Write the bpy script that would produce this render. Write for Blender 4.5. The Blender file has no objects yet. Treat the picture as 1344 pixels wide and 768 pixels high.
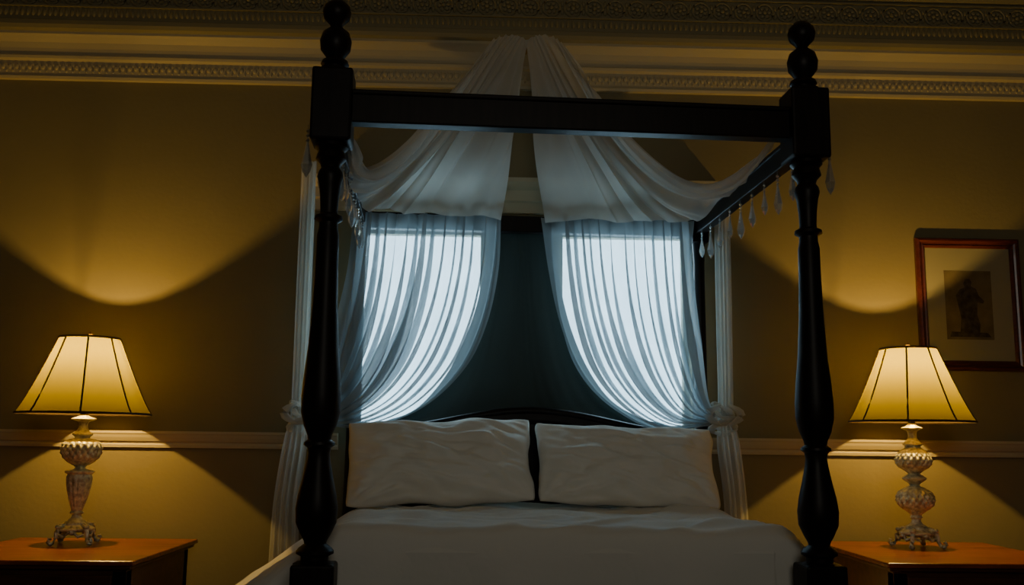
import bpy, bmesh, math, random
from mathutils import Vector, Matrix, noise, Euler
random.seed(4)
pi=math.pi
scene=bpy.context.scene
# ------------------------------------------------------------ materials
def mat(name, col, rough=.6, metal=0., bump=None, var=None, spec=.5, coat=0., sheen=0.):
    m=bpy.data.materials.new(name); m.use_nodes=True
    nt=m.node_tree; b=nt.nodes['Principled BSDF']
    b.inputs['Base Color'].default_value=(*col,1); b.inputs['Roughness'].default_value=rough
    b.inputs['Metallic'].default_value=metal; b.inputs['Specular IOR Level'].default_value=spec
    b.inputs['Coat Weight'].default_value=coat; b.inputs['Sheen Weight'].default_value=sheen
    tc=nt.nodes.new('ShaderNodeTexCoord')
    if var:
        sc,amt,stretch=var
        mp=nt.nodes.new('ShaderNodeMapping'); mp.inputs['Scale'].default_value=stretch
        nz=nt.nodes.new('ShaderNodeTexNoise'); nz.inputs['Scale'].default_value=sc; nz.inputs['Detail'].default_value=6
        rp=nt.nodes.new('ShaderNodeValToRGB')
        rp.color_ramp.elements[0].position=.3; rp.color_ramp.elements[1].position=.7
        rp.color_ramp.elements[0].color=(*[c*(1-amt) for c in col],1)
        rp.color_ramp.elements[1].color=(*[min(1,c*(1+amt)) for c in col],1)
        nt.links.new(tc.outputs['Object'],mp.inputs[0]); nt.links.new(mp.outputs[0],nz.inputs['Vector'])
        nt.links.new(nz.outputs['Fac'],rp.inputs[0]); nt.links.new(rp.outputs[0],b.inputs['Base Color'])
    if bump:
        sc,st=bump
        n2=nt.nodes.new('ShaderNodeTexNoise'); n2.inputs['Scale'].default_value=sc; n2.inputs['Detail'].default_value=4
        bp=nt.nodes.new('ShaderNodeBump'); bp.inputs['Strength'].default_value=st; bp.inputs['Distance'].default_value=.01
        nt.links.new(tc.outputs['Object'],n2.inputs['Vector']); nt.links.new(n2.outputs['Fac'],bp.inputs['Height'])
        nt.links.new(bp.outputs[0],b.inputs['Normal'])
    return m
def cloth(name,col,opacity,trans=.5,emis=0):
    m=bpy.data.materials.new(name); m.use_nodes=True; nt=m.node_tree; nt.nodes.clear()
    out=nt.nodes.new('ShaderNodeOutputMaterial')
    d=nt.nodes.new('ShaderNodeBsdfDiffuse'); d.inputs[0].default_value=(*col,1)
    t=nt.nodes.new('ShaderNodeBsdfTranslucent'); t.inputs[0].default_value=(*col,1)
    mx=nt.nodes.new('ShaderNodeMixShader'); mx.inputs[0].default_value=trans
    nt.links.new(d.outputs[0],mx.inputs[1]); nt.links.new(t.outputs[0],mx.inputs[2])
    tr=nt.nodes.new('ShaderNodeBsdfTransparent')
    m2=nt.nodes.new('ShaderNodeMixShader')
    tc=nt.nodes.new('ShaderNodeTexCoord'); nz=nt.nodes.new('ShaderNodeTexNoise'); nz.inputs['Scale'].default_value=6
    mr=nt.nodes.new('ShaderNodeMapRange'); mr.inputs['To Min'].default_value=max(0,opacity-.08); mr.inputs['To Max'].default_value=min(1,opacity+.08)
    nt.links.new(tc.outputs['Object'],nz.inputs['Vector']); nt.links.new(nz.outputs['Fac'],mr.inputs['Value'])
    nt.links.new(mr.outputs[0],m2.inputs[0])
    nt.links.new(tr.outputs[0],m2.inputs[1]); nt.links.new(mx.outputs[0],m2.inputs[2]); nt.links.new(m2.outputs[0],out.inputs[0])
    return m
M_wall=mat('olive_wall_paint',(.215,.180,.096),.75,bump=(40,.12),var=(1.5,.08,(1,1,1)),spec=.25)
M_trim=mat('cream_trim_paint',(.46,.40,.26),.55,spec=.3,bump=(60,.05))
M_frieze=mat('frieze_plaster',(.24,.21,.12),.6,spec=.3)
M_ceil=mat('ceiling_paint',(.28,.25,.17),.8)
M_floor=mat('dark_carpet',(.05,.04,.03),.9,bump=(200,.4),var=(5,.3,(1,1,1)))
M_wood=mat('ebonised_wood',(.008,.005,.004),.42,var=(8,.4,(6,6,.6)),spec=.16)
M_cherry=mat('cherry_wood',(.22,.055,.014),.30,var=(5,.45,(.8,7,7)),spec=.4,coat=.2)
M_cherry_d=mat('cherry_wood_dark',(.07,.020,.008),.4,var=(5,.4,(1,6,6)))
M_frame=mat('mahogany_frame',(.08,.016,.008),.3,var=(9,.3,(1,6,6)),coat=.3)
M_mat=mat('cream_mount_board',(.27,.25,.17),.8,bump=(150,.05))
M_print=mat('aged_print_paper',(.13,.10,.05),.8,var=(9,.35,(1,1,1)))
M_ink=mat('sepia_ink',(.05,.038,.025),.9,var=(30,.6,(1,1,1)))
M_linen=mat('white_linen',(.66,.64,.58),.75,bump=(25,.18),sheen=.1)
M_pillow=mat('white_pillowcase',(.82,.80,.73),.75,bump=(14,.22),sheen=.1)
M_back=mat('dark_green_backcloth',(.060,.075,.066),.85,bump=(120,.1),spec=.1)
M_silver=mat('antique_silver_brass',(.70,.64,.42),.36,metal=.4,bump=(90,.5),var=(45,.5,(1,1,1)))
M_brass=mat('polished_brass',(.75,.55,.25),.25,metal=1)
M_trimdark=mat('shade_braid',(.04,.02,.008),.8)
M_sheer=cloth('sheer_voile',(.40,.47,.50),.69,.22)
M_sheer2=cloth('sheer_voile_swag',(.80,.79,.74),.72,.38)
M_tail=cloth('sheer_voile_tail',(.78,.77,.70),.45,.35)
# shade
M_shade=bpy.data.materials.new('parchment_silk_shade'); M_shade.use_nodes=True
nt=M_shade.node_tree; nt.nodes.clear()
o=nt.nodes.new('ShaderNodeOutputMaterial'); t=nt.nodes.new('ShaderNodeBsdfTranslucent'); d=nt.nodes.new('ShaderNodeBsdfDiffuse')
t.inputs[0].default_value=(.200,.168,.0001,1); d.inputs[0].default_value=(.14,.10,.001,1)
x=nt.nodes.new('ShaderNodeMixShader'); x.inputs[0].default_value=.45
nz=nt.nodes.new('ShaderNodeTexNoise'); nz.inputs['Scale'].default_value=120
bp=nt.nodes.new('ShaderNodeBump'); bp.inputs['Strength'].default_value=.1
nt.links.new(nz.outputs['Fac'],bp.inputs['Height']); nt.links.new(bp.outputs[0],d.inputs['Normal'])
nt.links.new(d.outputs[0],x.inputs[1]); nt.links.new(t.outputs[0],x.inputs[2]); nt.links.new(x.outputs[0],o.inputs[0])
# crystal / glass
M_crys=bpy.data.materials.new('cut_crystal'); M_crys.use_nodes=True
nt=M_crys.node_tree; nt.nodes.clear(); o=nt.nodes.new('ShaderNodeOutputMaterial')
g=nt.nodes.new('ShaderNodeBsdfGlossy'); g.inputs['Roughness'].default_value=.08; g.inputs[0].default_value=(.9,.92,.9,1)
tr=nt.nodes.new('ShaderNodeBsdfTransparent'); tl=nt.nodes.new('ShaderNodeBsdfTranslucent'); tl.inputs[0].default_value=(.7,.72,.7,1)
m1=nt.nodes.new('ShaderNodeMixShader'); m1.inputs[0].default_value=.35
m2=nt.nodes.new('ShaderNodeMixShader'); m2.inputs[0].default_value=.45
nt.links.new(tr.outputs[0],m1.inputs[1]); nt.links.new(tl.outputs[0],m1.inputs[2])
nt.links.new(m1.outputs[0],m2.inputs[1]); nt.links.new(g.outputs[0],m2.inputs[2]); nt.links.new(m2.outputs[0],o.inputs[0])
M_glass=bpy.data.materials.new('window_glass'); M_glass.use_nodes=True
nt=M_glass.node_tree; nt.nodes.clear(); o=nt.nodes.new('ShaderNodeOutputMaterial')
g=nt.nodes.new('ShaderNodeBsdfGlossy'); g.inputs['Roughness'].default_value=.05
tr=nt.nodes.new('ShaderNodeBsdfTransparent'); tr.inputs[0].default_value=(.93,.97,1,1)
m2=nt.nodes.new('ShaderNodeMixShader'); m2.inputs[0].default_value=.05
nt.links.new(tr.outputs[0],m2.inputs[1]); nt.links.new(g.outputs[0],m2.inputs[2]); nt.links.new(m2.outputs[0],o.inputs[0])

# ------------------------------------------------------------ helpers
def link(ob,parent=None):
    scene.collection.objects.link(ob)
    if parent: ob.parent=parent
    return ob
def mesh_obj(name,verts,faces,m,parent=None,smooth=False):
    me=bpy.data.meshes.new(name); me.from_pydata([tuple(v) for v in verts],[],faces); me.update()
    ob=bpy.data.objects.new(name,me); me.materials.append(m)
    if smooth:
        for p in me.polygons: p.use_smooth=True
    return link(ob,parent)
def empty(name,loc=(0,0,0),rot=0):
    e=bpy.data.objects.new(name,None); e.location=loc; e.rotation_euler=(0,0,rot); e.empty_display_size=.1
    return link(e)
class G:
    """geometry accumulator"""
    def __init__(s): s.v=[]; s.f=[]
    def add(s,v,f):
        n=len(s.v); s.v+= [tuple(a) for a in v]; s.f+=[tuple(i+n for i in q) for q in f]
    def box(s,x0,x1,y0,y1,z0,z1):
        s.add([(x0,y0,z0),(x1,y0,z0),(x1,y1,z0),(x0,y1,z0),(x0,y0,z1),(x1,y0,z1),(x1,y1,z1),(x0,y1,z1)],
              [(0,3,2,1),(4,5,6,7),(0,1,5,4),(1,2,6,5),(2,3,7,6),(3,0,4,7)])
    def lathe(s,prof,c=(0,0,0),seg=32,fn=None,cap=True):
        v=[];f=[]
        for i,(r,z) in enumerate(prof):
            for k in range(seg):
                a=2*pi*k/seg; rr=r if fn is None else fn(r,z,a)
                v.append((c[0]+rr*math.cos(a),c[1]+rr*math.sin(a),c[2]+z))
        for i in range(len(prof)-1):
            for k in range(seg):
                k2=(k+1)%seg
                f.append((i*seg+k,i*seg+k2,(i+1)*seg+k2,(i+1)*seg+k))
        if cap:
            f.append(tuple(reversed(range(seg)))); f.append(tuple((len(prof)-1)*seg+k for k in range(seg)))
        s.add(v,f)
    def ball(s,c,r,seg=12,rings=8,sc=(1,1,1)):
        v=[];f=[]
        for i in range(rings+1):
            th=pi*i/rings
            for k in range(seg):
                a=2*pi*k/seg
                v.append((c[0]+r*sc[0]*math.sin(th)*math.cos(a),c[1]+r*sc[1]*math.sin(th)*math.sin(a),c[2]-r*sc[2]*math.cos(th)))
        for i in range(rings):
            for k in range(seg):
                k2=(k+1)%seg; f.append((i*seg+k,i*seg+k2,(i+1)*seg+k2,(i+1)*seg+k))
        s.add(v,f)
    def tube(s,pts,rad,seg=8):
        pts=[Vector(p) for p in pts]; v=[];f=[]
        for i,p in enumerate(pts):
            a=pts[max(0,i-1)]; b=pts[min(len(pts)-1,i+1)]; d=(b-a).normalized()
            up=Vector((0,0,1)) if abs(d.z)<.9 else Vector((1,0,0))
            u=d.cross(up).normalized(); w=u.cross(d)
            r=rad[i] if isinstance(rad,(list,tuple)) else rad
            for k in range(seg):
                q=p+u*math.cos(2*pi*k/seg)*r+w*math.sin(2*pi*k/seg)*r; v.append(tuple(q))
        for i in range(len(pts)-1):
            for k in range(seg):
                k2=(k+1)%seg; f.append((i*seg+k,i*seg+k2,(i+1)*seg+k2,(i+1)*seg+k))
        f.append(tuple(reversed(range(seg)))); f.append(tuple((len(pts)-1)*seg+k for k in range(seg)))
        s.add(v,f)
    def prism(s,prof,x0,x1):   # (y,z) profile extruded along x
        n=len(prof); v=[(x0,y,z) for y,z in prof]+[(x1,y,z) for y,z in prof]
        f=[(i,(i+1)%n,n+(i+1)%n,n+i) for i in range(n)]+[tuple(reversed(range(n))),tuple(range(n,2*n))]
        s.add(v,f)
    def obj(s,name,m,parent=None,smooth=False,bevel=0):
        ob=mesh_obj(name,s.v,s.f,m,parent,smooth)
        bm=bmesh.new(); bm.from_mesh(ob.data); bmesh.ops.recalc_face_normals(bm,faces=bm.faces); bm.to_mesh(ob.data); bm.free()
        if smooth:
            md=ob.modifiers.new('es','EDGE_SPLIT'); md.split_angle=math.radians(38)
        if bevel:
            md=ob.modifiers.new('bv','BEVEL'); md.width=bevel; md.segments=2; md.limit_method='ANGLE'
        return ob
def catm(P,t):
    n=len(P)-1; x=min(max(t,0),1)*n; i=min(int(x),n-1); u=x-i
    p1=P[i];p2=P[i+1];p0=P[i-1] if i>0 else p1*2-p2; p3=P[i+2] if i+2<=n else p2*2-p1
    return ((p1*2)+(p2-p0)*u+(p0*2-p1*5+p2*4-p3)*u*u+(p1*3-p0-p2*3+p3)*u**3)*.5
def smooth_prof(P,n=6):
    V=[Vector((a,b,0)) for a,b in P]; N=(len(P)-1)*n
    return [(max(.001,q.x),q.y) for q in (catm(V,k/N) for k in range(N+1))]

CAM_Z=1.20; RX0,RX1,RY0=-3.7,4.2,-6.9; H=3.93
# ------------------------------------------------------------ room shell
WIN=[(-.74,.00),(.42,1.18)]; WZ0,WZ1=1.27,2.42
g=G()
xs=[RX0-.2,WIN[0][0],WIN[0][1],WIN[1][0],WIN[1][1],RX1+.2]
for i in range(5):
    if i in(1,3):
        g.box(xs[i],xs[i+1],0,.25,0,WZ0); g.box(xs[i],xs[i+1],0,.25,WZ1,H+.1)
    else: g.box(xs[i],xs[i+1],0,.25,0,H+.1)
g.obj('wall_back',M_wall)
g=G(); g.box(RX0-.2,RX0,RY0,0,0,H+.1); g.obj('wall_left',M_wall)
g=G(); g.box(RX1,RX1+.2,RY0,0,0,H+.1); g.obj('wall_right',M_wall)
g=G(); g.box(RX0-.2,RX1+.2,RY0-.2,RY0,0,H+.1); g.obj('wall_front',M_wall)
g=G(); g.box(RX0-.2,RX1+.2,RY0-.2,.25,-.1,0); g.obj('floor',M_floor)
g=G(); g.box(RX0-.2,RX1+.2,RY0-.2,.25,H+.1,H+.2); g.obj('ceiling',M_ceil)
for i,(a,b) in enumerate(WIN):
    e=empty('window_%d'%(i+1),((a+b)/2,.12,(WZ0+WZ1)/2))
    w=(b-a)/2; h=(WZ1-WZ0)/2; g=G(); t=.03
    g.box(-w,-w+t,-.03,.03,-h,h); g.box(w-t,w,-.03,.03,-h,h); g.box(-w,w,-.03,.03,-h,-h+t); g.box(-w,w,-.03,.03,h-t,h)
    g.obj('sash_frame',M_trim,e,bevel=.004)
    g=G(); g.box(-w+t,w-t,-.003,.003,-h+t,h-t); g.obj('glass_pane',M_glass,e)
    L=bpy.data.lights.new('sky_portal','AREA'); L.shape='RECTANGLE'; L.size=2*w; L.size_y=2*h; L.cycles.is_portal=True
    lo=link(bpy.data.objects.new('sky_portal',L),e); lo.location=(0,.12,0); lo.rotation_euler=(-pi/2,0,0)
# lintel moulding over the windows
g=G()
g.prism([(0,2.50),(-.03,2.50),(-.03,2.56),(-.045,2.57),(-.045,2.63),(-.07,2.65),(-.09,2.67),(-.09,2.695),(0,2.695)],-.98,1.36)
g.obj('trim_1',M_trim)
# chair rail
cr=[(0,1.145),(-.018,1.145),(-.022,1.16),(-.018,1.172),(-.03,1.18),(-.04,1.20),(-.045,1.215),(-.05,1.222),(-.05,1.235),(0,1.235)]
g=G(); g.prism(cr,RX0,-.80); g.obj('trim_2',M_trim)
g=G(); g.prism(cr,1.24,RX1); g.obj('trim_3',M_trim)
g=G(); g.prism([(0,0),(-.025,0),(-.025,.16),(-.015,.19),(-.01,.21),(0,.21)],RX0,RX1); g.obj('baseboard_back',M_trim)
# cornice
co=[(0,3.245),(-.03,3.245),(-.035,3.26),(-.03,3.275),(-.035,3.35),(-.055,3.36),(-.06,3.375),(-.052,3.385),(-.058,3.42),(-.072,3.45),(-.10,3.475),(-.115,3.485),(-.115,3.50),(-.14,3.51),(-.15,3.53),(-.15,3.555),(-.145,3.56),(-.145,3.78),(-.165,3.79),(-.19,3.82),(-.25,3.86),(-.27,3.90),(-.27,H+.1),(0,H+.1)]
n=next(i for i,p in enumerate(co) if p[1]>=3.50)
g=G(); g.prism(co[:n+1]+[(0,3.50)],RX0,RX1); g.obj('trim_4',M_trim)
g=G(); g.prism([(0,3.50)]+co[n:],RX0,RX1)
g.obj('trim_5',M_frieze)
# cornice small moulding ornament: leaf-and-dart band
g=G(); x=RX0+.02
while x<RX1:
    g.ball((x,-.036,3.315),.014,8,6,(.9,.6,1.25)); g.ball((x+.019,-.034,3.33),.005,6,4,(1,1,2)); g.ball((x+.019,-.034,3.29),.007,6,4,(1,1,1.2))
    x+=.038
g.obj('trim_6',M_trim,smooth=True)
# frieze rosettes + leaf row
g=G(); x=RX0+.06; k=0
while x<RX1:
    c=Vector((x,-.148,3.70)); R=.050
    ring=[(c.x+R*math.cos(a*2*pi/18),c.y,c.z+R*math.sin(a*2*pi/18)) for a in range(19)]
    g.tube(ring,.008,6)
    g.ball(c,.014,8,5,(1,.9,1))
    for j in range(6):
        a=j*pi/3+.2*k; g.ball((c.x+.027*math.cos(a),c.y,c.z+.027*math.sin(a)),.013,7,5,(1,.7,1))
    g.ball((x+.0625,-.148,3.725),.012,6,4,(1,.7,1.6)); g.ball((x+.0625,-.148,3.675),.012,6,4,(1,.7,1.6))
    for dx in (0,.0312,.0625,.0937):
        g.ball((x+dx,-.148,3.60),.014,7,5,(.8,.6,1.7))
    x+=.125; k+=1
g.box(RX0,RX1,-.16,-.14,3.632,3.640); g.box(RX0,RX1,-.16,-.14,3.762,3.77)
g.obj('trim_7',M_frieze,smooth=True)

# ------------------------------------------------------------ four-poster bed
BX,BY,BR=.34,-1.78,math.radians(3.0)
bed=empty('four_poster_bed',(BX,BY,0),BR)
HW=.945; L=1.60
def post_profile():
    return [(.001,2.925),(.03,2.918),(.05,2.895),(.056,2.872),(.05,2.845),(.028,2.822),(.022,2.812),(.030,2.803),(.052,2.785),(.062,2.752),(.058,2.715),(.036,2.685),(.03,2.675),(.05,2.668),(.055,2.655),(.04,2.645),(.04,2.636),(.062,2.632),(.064,2.618)]
low=[(.062,2.33),(.064,2.315),(.05,2.30),(.055,2.285),(.058,2.27),(.040,2.25),(.036,2.235),(.046,2.22),(.050,2.20),(.042,2.17),(.036,2.12),(.033,2.07),(.034,2.055),(.052,2.045),(.054,2.032),(.036,2.02),(.036,2.0),(.042,1.97),(.043,1.85),(.047,1.70),(.056,1.55),(.068,1.43),(.073,1.36),(.072,1.30),(.060,1.25),(.045,1.215),(.042,1.20),(.056,1.19),(.058,1.18),(.044,1.17),(.040,1.15),(.044,1.12),(.056,1.06),(.070,1.0),(.077,.95),(.074,.90),(.056,.86),(.042,.835),(.040,.825),(.060,.81),(.068,.80),(.068,.79),(.05,.78),(.05,.765),(.078,.755)]
for i,sx in enumerate((-1,1)):
    g=G(); c=(sx*HW,0,0)
    g.lathe([(r,z) for r,z in reversed(post_profile())],c,40)
    g.lathe([(r,z) for r,z in reversed(low)],c,40)
    g.obj('foot_post_turning_%d'%i,M_wood,bed,True)
    g=G(); w=.078
    g.box(sx*HW-w,sx*HW+w,-w,w,2.33,2.62); g.box(sx*HW-w,sx*HW+w,-w,w,.28,.756)
    g.obj('foot_post_block_%d'%i,M_wood,bed,bevel=.010)
    g=G(); g.lathe([(.04,0),(.05,.02),(.035,.06),(.06,.14),(.066,.20),(.05,.26),(.05,.285)],c,24); g.obj('foot_%d'%i,M_wood,bed,True)
    g=G(); c=(sx*(HW-.0),L,0)
    g.lathe([(.045,0),(.045,.6),(.04,1.2),(.034,1.6),(.03,2.2),(.036,2.30),(.04,2.33)],c,24); g.box(c[0]-.045,c[0]+.045,L-.045,L+.045,2.32,2.50)
    g.lathe([(.03,2.50),(.04,2.53),(.02,2.56),(.001,2.58)],c,20)
    g.obj('head_post_%d'%i,M_wood,bed,True)
g=G()
g.box(-HW+.07,HW-.07,-.035,.035,2.415,2.54); g.box(-HW+.07,HW-.07,-.045,.045,2.525,2.545)
g.obj('canopy_foot_rail',M_wood,bed,bevel=.006)
g=G()
for sx in(-1,1): g.box(sx*HW-.028,sx*HW+.028,.07,L-.04,2.365,2.455); g.box(sx*HW-.035,sx*HW+.035,.07,L-.04,2.44,2.46)
g.box(-HW+.04,HW-.04,L-.03,L+.03,2.35,2.44)
g.obj('canopy_side_and_head_rails',M_wood,bed,bevel=.004)
g=G()
for sx in(-1,1): g.box(sx*(HW-.02)-.02,sx*(HW-.02)+.02,.07,L-.04,.42,.62)
g.box(-HW+.07,HW-.07,-.03,.03,.40,.66); g.box(-HW+.03,HW-.03,L-.1,L-.06,.40,.6)
g.obj('bed_rails',M_wood,bed,bevel=.005)
# headboard with arched top
def arch(x):
    u=min(1,abs(x)/.86); return 1.245+.115*(.5+.5*math.cos(pi*u))
N=48; v=[];f=[]
for i in range(N+1):
    x=-.90+1.80*i/N; z=arch(x)
    v+=[(x,L-.07,.5),(x,L-.07,z),(x,L-.02,z),(x,L-.02,.5)]
for i in range(N):
    a=4*i;b=a+4
    for k in range(4): f.append((a+k,a+(k+1)%4,b+(k+1)%4,b+k))
f+=[(0,1,2,3),(4*N,4*N+3,4*N+2,4*N+1)]
g=G(); g.add(v,f)
g.tube([(-.90+1.8*i/N,L-.055,arch(-.90+1.8*i/N)+.004) for i in range(N+1)],.022,10)
g.tube([(-.88+1.76*i/N,L-.078,arch(-.88+1.76*i/N)-.055) for i in range(N+1)],.010,8)
g.obj('headboard',M_wood,bed,True)
# mattress
g=G(); g.box(-.86,.86,.12,1.50,.50,.83); g.obj('mattress',M_linen,bed,bevel=.05)

M_bed=Matrix.Translation((BX,BY,0))@Matrix.Rotation(BR,4,'Z')
def put(ob,loc=(0,0,0),rot=(0,0,0)):
    ob.matrix_world=M_bed@Matrix.Translation(loc)@Euler(rot).to_matrix().to_4x4()
# duvet spilling over both sides
def side(a,half,flare):
    s=1 if a>=0 else -1; a=abs(a)
    if a<half: return s*a,0
    d=a-half
    ang=math.atan(1/flare)
    n=8; x=half; z=0
    for q in range(n):
        dd=d/n; th=ang*min(1,((q+.5)*dd)/.16); x+=dd*math.cos(th); z+=dd*math.sin(th)
    return s*x,z
NX,NY=200,140; v=[];f=[]
for j in range(NY+1):
    c=j/NY*1.80-.55
    for i in range(NX+1):
        a=-1.62+3.24*i/NX
        fl=(1.30 if a<0 else .95)+.16*math.sin(c*6)+.07*math.sin(c*17)
        x,dx=side(a,.80,fl)
        if c<.0:
            d=-c; th=min(1,d/.14)
            y=.19-.075*math.sin(th*pi/2); dy=.08*(1-math.cos(th*pi/2))+max(0,d-.08)
            y+=.014*math.sin(a*10+2*noise.noise(Vector((a*3,0,2))))*min(1,d*4)
        else: y=.19+c;dy=0
        z=.885-(dx+dy*(1-.25*min(1,dx)))
        n1=noise.noise(Vector((x*2.2,y*3.5,1))) ; n2=noise.noise(Vector((x*5+y*4,y*9-x,5))); n3=noise.noise(Vector((x*3-y*2,y*5,11)))
        z+= .020*n1+.012*n2+.036*max(0,.28-abs(n3))*1.5-.012+.011*math.sin((y*1.1+x*.3)*14+3*n1)*max(0,n1+.35)
        if dx>.05:
            z+=.03*noise.noise(Vector((y*7,x*1.2,3)))*min(1,dx*4); y+=.02*noise.noise(Vector((x*4,y*3,9)))*min(1,dx*4)
        y=max(.10,min(y,1.42))
        v.append((x,y,max(.30,z)))
for j in range(NY):
    for i in range(NX):
        a=j*(NX+1)+i; f.append((a,a+1,a+NX+2,a+NX+1))
ob=mesh_obj('duvet',v,f,M_linen,None,True); put(ob)
# pillows
def pillow(name,seed,w,h,T):
    n=64; v=[];f=[]
    for sd in (1,-1):
        for j in range(n+1):
            for i in range(n+1):
                a=-1+2*i/n; b=-1+2*j/n
                cor=1-.05*abs(a)**5*abs(b)**5
                px=a*w/2*(1-.06*(1-b*b)*abs(a)**3)*cor+.010*noise.noise(Vector((seed,b*3,a*.5)))
                pz=b*h/2*(1-.03*(1-a*a)*abs(b)**3)*cor+.022*noise.noise(Vector((a*2.2+seed,0,b*.4)))
                th=T*((1-abs(a)**2.2)**.6)*((1-abs(b)**2.0)**.6) if abs(a)<1 and abs(b)<1 else 0
                p=Vector((a*2.2+seed,b*1.6,sd*2.0))
                th*=1+.32*noise.noise(p)+.14*noise.noise(p*2.6)
                edge=(1-abs(a)**6)*(1-abs(b)**6)
                ca=math.atan2(b+1,a+1.0); cb=math.atan2(b+1,1-a)
                rad=.014*(math.sin(ca*16+seed)*math.exp(-((a+1)**2+(b+1)**2)*1.4)+math.sin(cb*14+seed*2)*math.exp(-((a-1)**2+(b+1)**2)*1.4))*edge
                q=Vector((a*2.4+b*3.4+seed,b*1.6-a,sd)); cr=.045*(abs(noise.noise(q))-.2)*edge+.010*noise.noise(q*2.7)*edge
                v.append((px,sd*(th+rad+cr),pz))
    m=(n+1)**2
    for s in (0,1):
        for j in range(n):
            for i in range(n):
                q=s*m+j*(n+1)+i; F=(q,q+1,q+n+2,q+n+1); f.append(F if s else F[::-1])
    ob=mesh_obj(name,v,f,M_pillow,None,True)
    bm=bmesh.new(); bm.from_mesh(ob.data); bmesh.ops.remove_doubles(bm,verts=bm.verts,dist=.0006); bmesh.ops.recalc_face_normals(bm,faces=bm.faces); bm.to_mesh(ob.data); bm.free()
    return ob
put(pillow('pillow',1.3,.95,.47,.13),(-.485,1.235,1.098),(math.radians(-28),math.radians(-1.5),0))
put(pillow('pillow.001',7.7,.95,.46,.125),(.455,1.235,1.088),(math.radians(-29),math.radians(1.5),0))

# ------------------------------------------------------------ fabrics (x, distance in front of viewpoint plane, height)
V=Vector
def patch(name,rails,nf,amp,m,nc=140,nr=60,ampfn=None,xamp=.5,seed=0,irr=.45):
    v=[];f=[]
    for j in range(nr+1):
        t=j/nr; row=[catm(r,t) for r in rails]
        pts=[catm(row,i/nc) for i in range(nc+1)]
        ra=[catm(r,max(0,t-.02)) for r in rails]; rb=[catm(r,min(1,t+.02)) for r in rails]
        for i in range(nc+1):
            s=i/nc; p=pts[i]; q=pts[min(nc,i+1)]-pts[max(0,i-1)]
            tg=q.normalized() if q.length>1e-6 else V((1,0,0))
            up=catm(rb,s)-catm(ra,s)
            nrm=tg.cross(up); nrm=nrm.normalized() if nrm.length>1e-9 else V((0,-1,0))
            A=amp*(ampfn(s,t) if ampfn else 1)
            ph=2*pi*nf*s+irr*7*noise.noise(V((s*4+seed,t*.7,seed)))
            k=1+irr*1.6*noise.noise(V((s*nf*.6,seed,t*.8)))
            o=p+nrm*(A*k*math.sin(ph)+A*.22*math.sin(ph*3.3+seed))+tg*(A*xamp*k*math.sin(2*ph))
            v.append(o)
    for j in range(nr):
        for i in range(nc):
            a=j*(nc+1)+i; f.append((a,a+1,a+nc+2,a+nc+1))
    return mesh_obj(name,v,f,m,None,True)
def W(l): return [V((x,-5.5+d,z)) for x,d,z in l]
# curtains hung on the head rail, swept outward to ties
am=lambda s,t:(1-.72*max(0,t-.45)*1.8)*(.55+.9*min(t,.5))
cin_l=W([(.080,5.20,2.42),(.065,5.20,2.12),(.005,5.19,1.82),(-.11,5.19,1.57),(-.33,5.19,1.36),(-.62,5.20,1.26),(-.90,5.22,1.285)])
cmd_l=W([(-.33,5.20,2.42),(-.35,5.20,2.12),(-.40,5.20,1.85),(-.49,5.19,1.60),(-.61,5.19,1.43),(-.76,5.20,1.33),(-.92,5.22,1.310)])
cou_l=W([(-.72,5.18,2.42),(-.735,5.18,2.12),(-.76,5.18,1.88),(-.79,5.18,1.68),(-.83,5.18,1.52),(-.88,5.20,1.41),(-.93,5.22,1.345)])
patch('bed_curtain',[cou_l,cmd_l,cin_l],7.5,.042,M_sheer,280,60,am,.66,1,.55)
cin_r=W([(.30,5.24,2.42),(.335,5.24,2.12),(.395,5.24,1.83),(.50,5.24,1.58),(.68,5.24,1.39),(.94,5.26,1.27),(1.22,5.28,1.30)])
cmd_r=W([(.76,5.24,2.42),(.78,5.24,2.12),(.82,5.24,1.86),(.89,5.24,1.62),(.99,5.25,1.44),(1.10,5.26,1.345),(1.24,5.28,1.325)])
cou_r=W([(1.15,5.24,2.42),(1.15,5.24,2.12),(1.155,5.24,1.88),(1.165,5.24,1.70),(1.185,5.25,1.54),(1.21,5.26,1.43),(1.25,5.28,1.36)])
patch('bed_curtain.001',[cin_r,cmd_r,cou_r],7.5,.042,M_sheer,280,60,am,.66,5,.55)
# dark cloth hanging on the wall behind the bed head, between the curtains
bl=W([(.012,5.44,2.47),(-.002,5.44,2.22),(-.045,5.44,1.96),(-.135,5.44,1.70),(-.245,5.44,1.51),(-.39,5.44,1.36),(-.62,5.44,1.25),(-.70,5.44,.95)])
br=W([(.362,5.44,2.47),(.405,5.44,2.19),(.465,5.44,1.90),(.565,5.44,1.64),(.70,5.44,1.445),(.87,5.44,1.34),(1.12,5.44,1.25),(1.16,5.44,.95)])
patch('bed_backcloth',[bl,br],4,.006,M_back,90,60,lambda s,t:.3+.7*t,.3,11)
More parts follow.
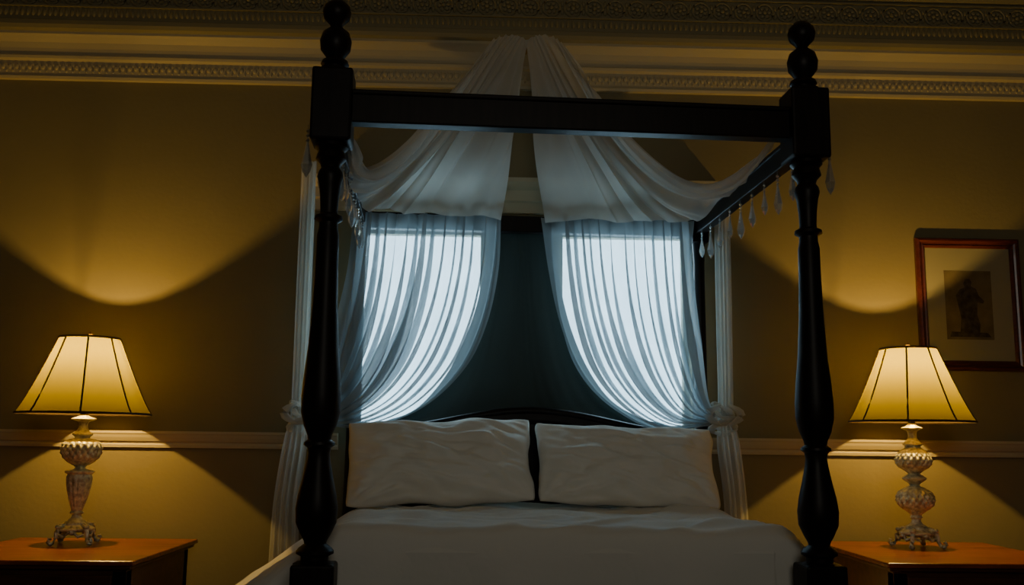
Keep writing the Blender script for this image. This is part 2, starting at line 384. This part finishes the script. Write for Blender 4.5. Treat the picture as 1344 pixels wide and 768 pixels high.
# outer sheer falls gathered at ties
def strip(name,xc,d,zt,ztie,zb,w0,w1,wb,xb,seed):
    L_=W([(xc-w0,d,zt),(xc-w0,d,(zt+ztie)/2),(xc-w0*.9,d,ztie+.15),(xc-w1,d,ztie),(xc-w1+(xb-xc)*.3-.02,d,ztie-.15),(xb-wb,d,(ztie+zb)/2-.05),(xb-wb*1.2,d,zb)])
    R_=W([(xc+w0,d,zt),(xc+w0,d,(zt+ztie)/2),(xc+w0*.9,d,ztie+.15),(xc+w1,d,ztie),(xc+w1+(xb-xc)*.3+.02,d,ztie-.15),(xb+wb,d,(ztie+zb)/2-.05),(xb+wb*1.2,d,zb)])
    return patch(name,[L_,R_],4,.014,M_tail,70,70,None,.6,seed,.3)
strip('curtain_side_fall',-.985,5.26,2.72,1.32,.50,.042,.04,.065,-1.03,2)
strip('curtain_side_fall.001',1.325,5.33,2.62,1.335,.50,.042,.04,.06,1.37,8)
def tie(name,c,w):
    g=G(); c=V(c)
    for k in range(5):
        a=k*2*pi/5
        pts=[c+V((.5*w*math.cos(u)*(1+.2*math.cos(a)),-.035*math.sin(u),.025*(k-2)+.035*math.sin(u+a)*.8)) for u in [2*pi*q/20 for q in range(21)]]
        g.tube(pts,[.014+.005*math.sin(q*1.3+k) for q in range(21)],8)
    for sx in(-1,1):
        pts=[c+V((sx*(.02+.07*math.sin(u*pi)),-.045,.02+(.10*u-.05)*1.1)) for u in [q/8 for q in range(9)]]
        g.tube(pts,[.006+.018*math.sin(q/8*pi) for q in range(9)],8)
    return g.obj(name,M_tail,None,True)
tie('curtain_tieback',(-.955,-.26,1.315),.12)
tie('curtain_tieback.001',(1.30,-.20,1.335),.11)
# canopy drapes: crown to head rail, swagged forward to the foot posts
def swag(name,top,inner,outer,hem,sgn,seed):
    nc,nr=190,70; v=[];f=[]
    top=W(top);inner=W(inner);outer=W(outer);hem=W(hem)
    def S(s,t):
        a=catm(inner,t)*(1-s)+catm(outer,t)*s
        b=catm(top,s)*(1-t)+catm(hem,s)*t
        c=(top[0]*(1-s)+top[-1]*s)*(1-t)+(hem[0]*(1-s)+hem[-1]*s)*t
        return a+b-c
    for j in range(nr+1):
        t=j/nr
        for i in range(nc+1):
            s=i/nc; p=S(s,t)
            ds=S(min(1,s+.01),t)-S(max(0,s-.01),t); dt=S(s,min(1,t+.01))-S(s,max(0,t-.01))
            n=ds.cross(dt); n=n.normalized() if n.length>1e-9 else V((0,-1,0))
            ph=2*pi*8*s+3*noise.noise(V((s*4,t*1.2,seed)))
            A=.026*(.40+.8*math.sin(pi*t*.85))*(1+.8*noise.noise(V((s*6,seed,t*2))))
            o=p+n*(A*math.sin(ph)+A*.25*math.sin(ph*2.7+1))+ds.normalized()*A*.55*math.sin(2*ph)
            o.z+=.010*math.sin(ph*.5)*t
            v.append(o)
    for j in range(nr):
        for i in range(nc):
            a=j*(nc+1)+i; f.append((a,a+1,a+nc+2,a+nc+1))
    return mesh_obj(name,v,f,M_sheer2,None,True)
swag('canopy_drape',
 [(.222,5.27,3.46),(.15,5.27,3.49),(.06,5.27,3.475),(-.01,5.27,3.41)],
 [(.222,5.27,3.46),(.175,5.27,3.12),(.145,5.25,2.8),(.075,5.14,2.38)],
 [(-.01,5.27,3.41),(-.208,5.0,3.025),(-.378,4.7,2.655),(-.508,4.4,2.43),(-.55,4.1,2.37),(-.555,3.82,2.44)],
 [(.075,5.14,2.38),(-.40,5.12,2.40),(-.62,5.0,2.37),(-.634,4.5,2.318),(-.607,4.1,2.31),(-.56,3.8,2.37)],-1,3)
swag('canopy_drape.001',
 [(.208,5.26,3.46),(.29,5.26,3.49),(.37,5.26,3.475),(.43,5.26,3.41)],
 [(.208,5.26,3.46),(.245,5.26,3.12),(.27,5.25,2.8),(.31,5.18,2.38)],
 [(.43,5.26,3.41),(.569,5.0,3.065),(.726,4.7,2.68),(.927,4.4,2.40),(1.065,4.1,2.34),(1.20,3.85,2.48)],
 [(.31,5.18,2.38),(.75,5.16,2.38),(1.07,5.0,2.33),(1.13,4.4,2.30),(1.17,4.1,2.33),(1.205,3.85,2.40)],1,9)
e=empty('drape_crown_hook',(.215,-.14,3.44))
g=G(); g.tube([(0,.04,0),(0,0,0),(0,-.04,.0),(0,-.05,.02)],.010,10); g.lathe([(.022,-.01),(.026,0),(.016,.012)],(0,.0,.0),16); g.obj('bracket',M_brass,e,True)

# ------------------------------------------------------------ crystal fringes on side rails
def drop(g,c,s):
    x,y,z=c
    g.tube([(x,y,z),(x,y,z-.05*s)],.0012,5)
    for q in(.018,.032,.046): g.ball((x,y,z-q*s),.006*s,6,4)
    g.lathe([(.001,-.155*s),(.011*s,-.138*s),(.016*s,-.118*s),(.009*s,-.085*s),(.003*s,-.05*s)],(x,y,z),6)
for i,sx in enumerate((-1,1)):
    g=G()
    for k in range(9):
        y=.10+k*.17; drop(g,(sx*(HW-.02),y,2.365),1.12+.14*math.sin(k*2.1))
    drop(g,(sx*(HW+.09),-.02,2.40),1.35); drop(g,(sx*(HW+.05),.16,2.365),1.2)
    g.obj('crystal_fringe_%d'%(i+1),M_crys,bed)

# ------------------------------------------------------------ bedside tables
def table(name,x0,x1,y0,y1,zt):
    e=empty(name,((x0+x1)/2,(y0+y1)/2,0)); w=(x1-x0)/2; d=(y1-y0)/2
    g=G(); g.box(-w,w,-d,d,zt-.022,zt); g.obj('top',M_cherry,e,bevel=.007)
    g=G(); g.box(-w+.015,w-.015,-d+.015,d-.015,zt-.04,zt-.022); g.obj('top_moulding',M_cherry_d,e,bevel=.006)
    g=G(); g.box(-w+.04,w-.04,-d+.04,d-.04,zt-.26,zt-.04); g.obj('carcass',M_cherry_d,e,bevel=.003)
    g=G(); g.box(-w+.10,w-.10,-d+.028,-d+.04,zt-.235,zt-.065); g.obj('drawer_front',M_cherry_d,e,bevel=.004)
    g=G(); g.tube([(0,-d+.03,zt-.15),(0,-d+.012,zt-.15)],.006,8); g.ball((0,-d+.004,zt-.15),.014); g.obj('drawer_knob',M_brass,e,True)
    g=G()
    for sx in(-1,1):
        for sy in(-1,1):
            cx,cy=sx*(w-.07),sy*(d-.07)
            g.lathe([(.014,0),(.02,.03),(.014,.06),(.022,.2),(.03,.36),(.02,.38),(.03,.40),(.03,zt-.25)],(cx,cy,0),16)
            g.box(cx-.03,cx+.03,cy-.03,cy+.03,zt-.27,zt-.05)
    g.box(-w+.05,w-.05,-d+.05,d-.05,.16,.18)
    g.obj('legs_and_shelf',M_cherry_d,e,True)
table('bedside_table',-2.45,-1.51,-1.08,-.10,.666)
table('bedside_table.001',1.81,2.74,-1.08,-.10,.686)

# ------------------------------------------------------------ table lamps
def lamp(name,loc,prof,diam,flute,power,rb,rt,sc):
    e=empty(name,loc); e.scale=(sc,sc,sc)
    P=smooth_prof(prof,8)
    def fn(r,z,a):
        for z0,z1 in diam:
            if z0<z<z1:
                k=math.sin(pi*(z-z0)/(z1-z0)); w=(z-z0)/(z1-z0)*pi*3
                return r*(1+.095*k*(abs(math.sin(a*9+w))+abs(math.sin(a*9-w))-1.1))
        for z0,z1 in flute:
            if z0<z<z1: return r*(1+.09*math.sin(pi*(z-z0)/(z1-z0))**.5*(abs(math.sin(a*7))-.6))
        return r
    g=G(); g.lathe(P,(0,0,0),108,fn); g.obj('turned_stem',M_silver,e,True)
    g=G()   # scrolled feet and pierced skirt
    for k in range(4):
        a=k*pi/2+pi/4+.15; dx,dy=math.cos(a),math.sin(a)
        prf=[(.045,.085),(.065,.092),(.085,.085),(.098,.060),(.100,.035),(.112,.014),(.128,.010),(.138,.020),(.134,.034),(.122,.032)]
        g.tube([(dx*r,dy*r,z) for r,z in prf],[.010,.012,.014,.012,.009,.010,.010,.009,.008,.006],8)
        g.ball((dx*.124,dy*.124,.012),.012,8,6,(1.2,1.2,1))
        g.ball((dx*.088,dy*.088,.086),.018,8,6,(1,1,.7))
        for s in(-1,1):
            b=a+s*.42; g.tube([(dx*.095,dy*.095,.055),(math.cos(b)*.085,math.sin(b)*.085,.040),(math.cos(b+s*.2)*.078,math.sin(b+s*.2)*.078,.058),(math.cos(b+s*.05)*.072,math.sin(b+s*.05)*.072,.072)],[.006,.008,.008,.006],6)
        b=a+pi/4; g.ball((math.cos(b)*.075,math.sin(b)*.075,.062),.016,8,6,(1,1,.9))
    g.obj('scrolled_feet',M_silver,e,True)
    zb,zt=.632,1.008
    def sr(t): return rb+(rt-rb)*(t**.86)
    g=G(); g.lathe([(sr(k/16),zb+(zt-zb)*k/16) for k in range(17)],(0,0,0),64,None,False); g.obj('shade',M_shade,e,True)
    g=G()
    for k in range(8):
        a=k*pi/4+.32; g.tube([((sr(q/10)+.001)*math.cos(a),(sr(q/10)+.001)*math.sin(a),zb+(zt-zb)*q/10) for q in range(11)],.0044,6)
    for r,z in((rb,zb),(rt,zt)):
        g.tube([(r*math.cos(2*pi*q/48),r*math.sin(2*pi*q/48),z) for q in range(49)],.0060,6)
    g.obj('shade_braid',M_trimdark,e,True)
    g=G()   # harp, spider, socket, finial
    g.tube([(.0,0,.64),(.035,0,.66),(.052,0,.76),(.045,0,.90),(.0,0,.992),(-.045,0,.90),(-.052,0,.76),(-.035,0,.66),(0,0,.64)],.0014,6)
    for k in range(3):
        a=k*2*pi/3; g.tube([(0,0,.995),(rt*math.cos(a),rt*math.sin(a),1.004)],.0012,5)
    g.lathe([(.012,.60),(.018,.62),(.018,.70),(.014,.71)],(0,0,0),16)
    g.lathe([(.004,.99),(.009,1.0),(.009,1.006),(.006,1.012),(.013,1.022),(.014,1.030),(.006,1.040),(.001,1.046)],(0,0,0),16)
    g.obj('harp_and_finial',M_brass,e,True)
    Lt=bpy.data.lights.new('bulb','POINT'); Lt.energy=power; Lt.color=(1,.60,.13); Lt.shadow_soft_size=.011
    lo=link(bpy.data.objects.new('bulb',Lt),e); lo.location=(0,-.0,.890)
profL=[(.075,.062),(.085,.068),(.086,.078),(.060,.092),(.052,.105),(.028,.125),(.020,.140),(.032,.150),(.026,.160),(.030,.175),(.040,.21),(.052,.26),(.060,.315),(.056,.335),(.066,.342),(.066,.352),(.030,.362),(.026,.374),(.05,.388),(.080,.415),(.092,.455),(.088,.485),(.062,.505),(.036,.512),(.040,.522),(.048,.530),(.032,.545),(.022,.565),(.024,.590),(.048,.600),(.058,.607),(.030,.618),(.012,.63)]
profR=[(.075,.062),(.085,.068),(.086,.078),(.062,.092),(.055,.105),(.030,.120),(.022,.140),(.030,.150),(.026,.162),(.045,.178),(.078,.205),(.090,.240),(.080,.275),(.048,.298),(.026,.308),(.028,.318),(.044,.330),(.060,.345),(.044,.358),(.030,.368),(.045,.382),(.076,.405),(.086,.435),(.078,.465),(.050,.492),(.036,.505),(.048,.515),(.036,.530),(.022,.550),(.024,.580),(.040,.592),(.052,.600),(.028,.612),(.012,.63)]
lamp('table_lamp',(-2.035,-.42,.667),profL,[(.37,.51)],[(.165,.335)],40,.313,.143,1.026)
lamp('table_lamp.001',(2.24,-.42,.687),profR,[(.17,.30),(.375,.50)],[],40,.306,.138,1.014)

# ------------------------------------------------------------ framed picture
FX0,FX1,FZ0,FZ1=2.49,3.10,1.63,2.40
e=empty('framed_picture',((FX0+FX1)/2,0,(FZ0+FZ1)/2)); w=(FX1-FX0)/2; h=(FZ1-FZ0)/2
prof=[(0,0),(0,-.022),(.008,-.034),(.018,-.036),(.026,-.026),(.036,-.022),(.044,-.026),(.052,-.020),(.058,-.012),(.058,0)]
v=[];f=[]; cs=[(-1,-1),(1,-1),(1,1),(-1,1)]; n=len(prof)
for sx,sz in cs:
    for a,b in prof: v.append((sx*(w-a),b,sz*(h-a)))
for c in range(4):
    for k in range(n-1):
        a=c*n+k; b=((c+1)%4)*n+k; f.append((a,b,b+1,a+1))
g=G(); g.add(v,f); g.obj('moulded_frame',M_frame,e)
g=G(); g.box(-w+.05,w-.05,-.010,-.002,-h+.05,h-.05); g.obj('mount_board',M_mat,e)
g=G(); g.box(-.142,.132,-.0115,-.0095,-.205,.195); g.obj('print',M_print,e)
sil=[(-.06,-.17),(-.05,-.08),(-.065,0),(-.075,.05),(-.05,.085),(-.02,.10),(-.028,.12),(-.015,.145),(.008,.15),(.022,.13),(.015,.105),(.045,.09),(.06,.05),(.09,.02),(.085,.005),(.05,.01),(.045,-.06),(.06,-.12),(.055,-.17)]
g=G(); g.add([(x-.005,-.0125,z) for x,z in sil],[tuple(range(len(sil)))]); g.add([(x-.005,-.0122,z) for x,z in[(-.12,-.19),(.12,-.19),(.10,-.165),(-.11,-.16)]],[(0,1,2,3)])
g.obj('printed_figure',M_ink,e)

# ------------------------------------------------------------ sky daylight and added rear fill
wd=bpy.data.worlds.new('overcast_sky'); scene.world=wd; wd.use_nodes=True
bg=wd.node_tree.nodes['Background']; bg.inputs[0].default_value=(.52,.76,.90,1); bg.inputs[1].default_value=10
# added fill behind the viewer: area lamp dressed with a made-up sash
e=empty('window_3',(.6,RY0+.02,2.75)); g=G()
for a,b in((-1.1,-1.04),(-.03,.03),(1.04,1.1)): g.box(a,b,-.01,.03,-.9,.9)
for a,b in((-.9,-.84),(-.03,.03),(.84,.9)): g.box(-1.1,1.1,-.01,.03,a,b)
g.obj('sash_frame',M_trim,e)  # made-up sash around the fill lamp; the wall has no opening
A=bpy.data.lights.new('rear_fill_light','AREA'); A.shape='RECTANGLE'; A.size=2.0; A.size_y=1.6; A.energy=24; A.color=(1,.94,.80)  # unseen lamp added to brighten bedding and drapes from the front
ao=link(bpy.data.objects.new('rear_fill_light',A),e); ao.location=(0,.06,0); ao.rotation_euler=(pi/2,0,0)

# ------------------------------------------------------------ camera
cd=bpy.data.cameras.new('camera'); cam=bpy.data.objects.new('camera',cd); link(cam)
cd.sensor_width=36; cd.lens=36*1280/1344; cd.clip_start=.05
al=math.radians(1.6); th=math.atan(.153); rho=.012
fw=Vector((math.sin(al)*math.cos(th),math.cos(al)*math.cos(th),math.sin(th)))
rt=Vector((math.cos(al),-math.sin(al),0)); up=rt.cross(fw)
r2=rt*math.cos(rho)+up*math.sin(rho); u2=up*math.cos(rho)-rt*math.sin(rho)
Mx=Matrix((r2,u2,-fw)).transposed().to_4x4(); Mx.translation=(0,-5.5,CAM_Z)
cam.matrix_world=Mx
scene.camera=cam
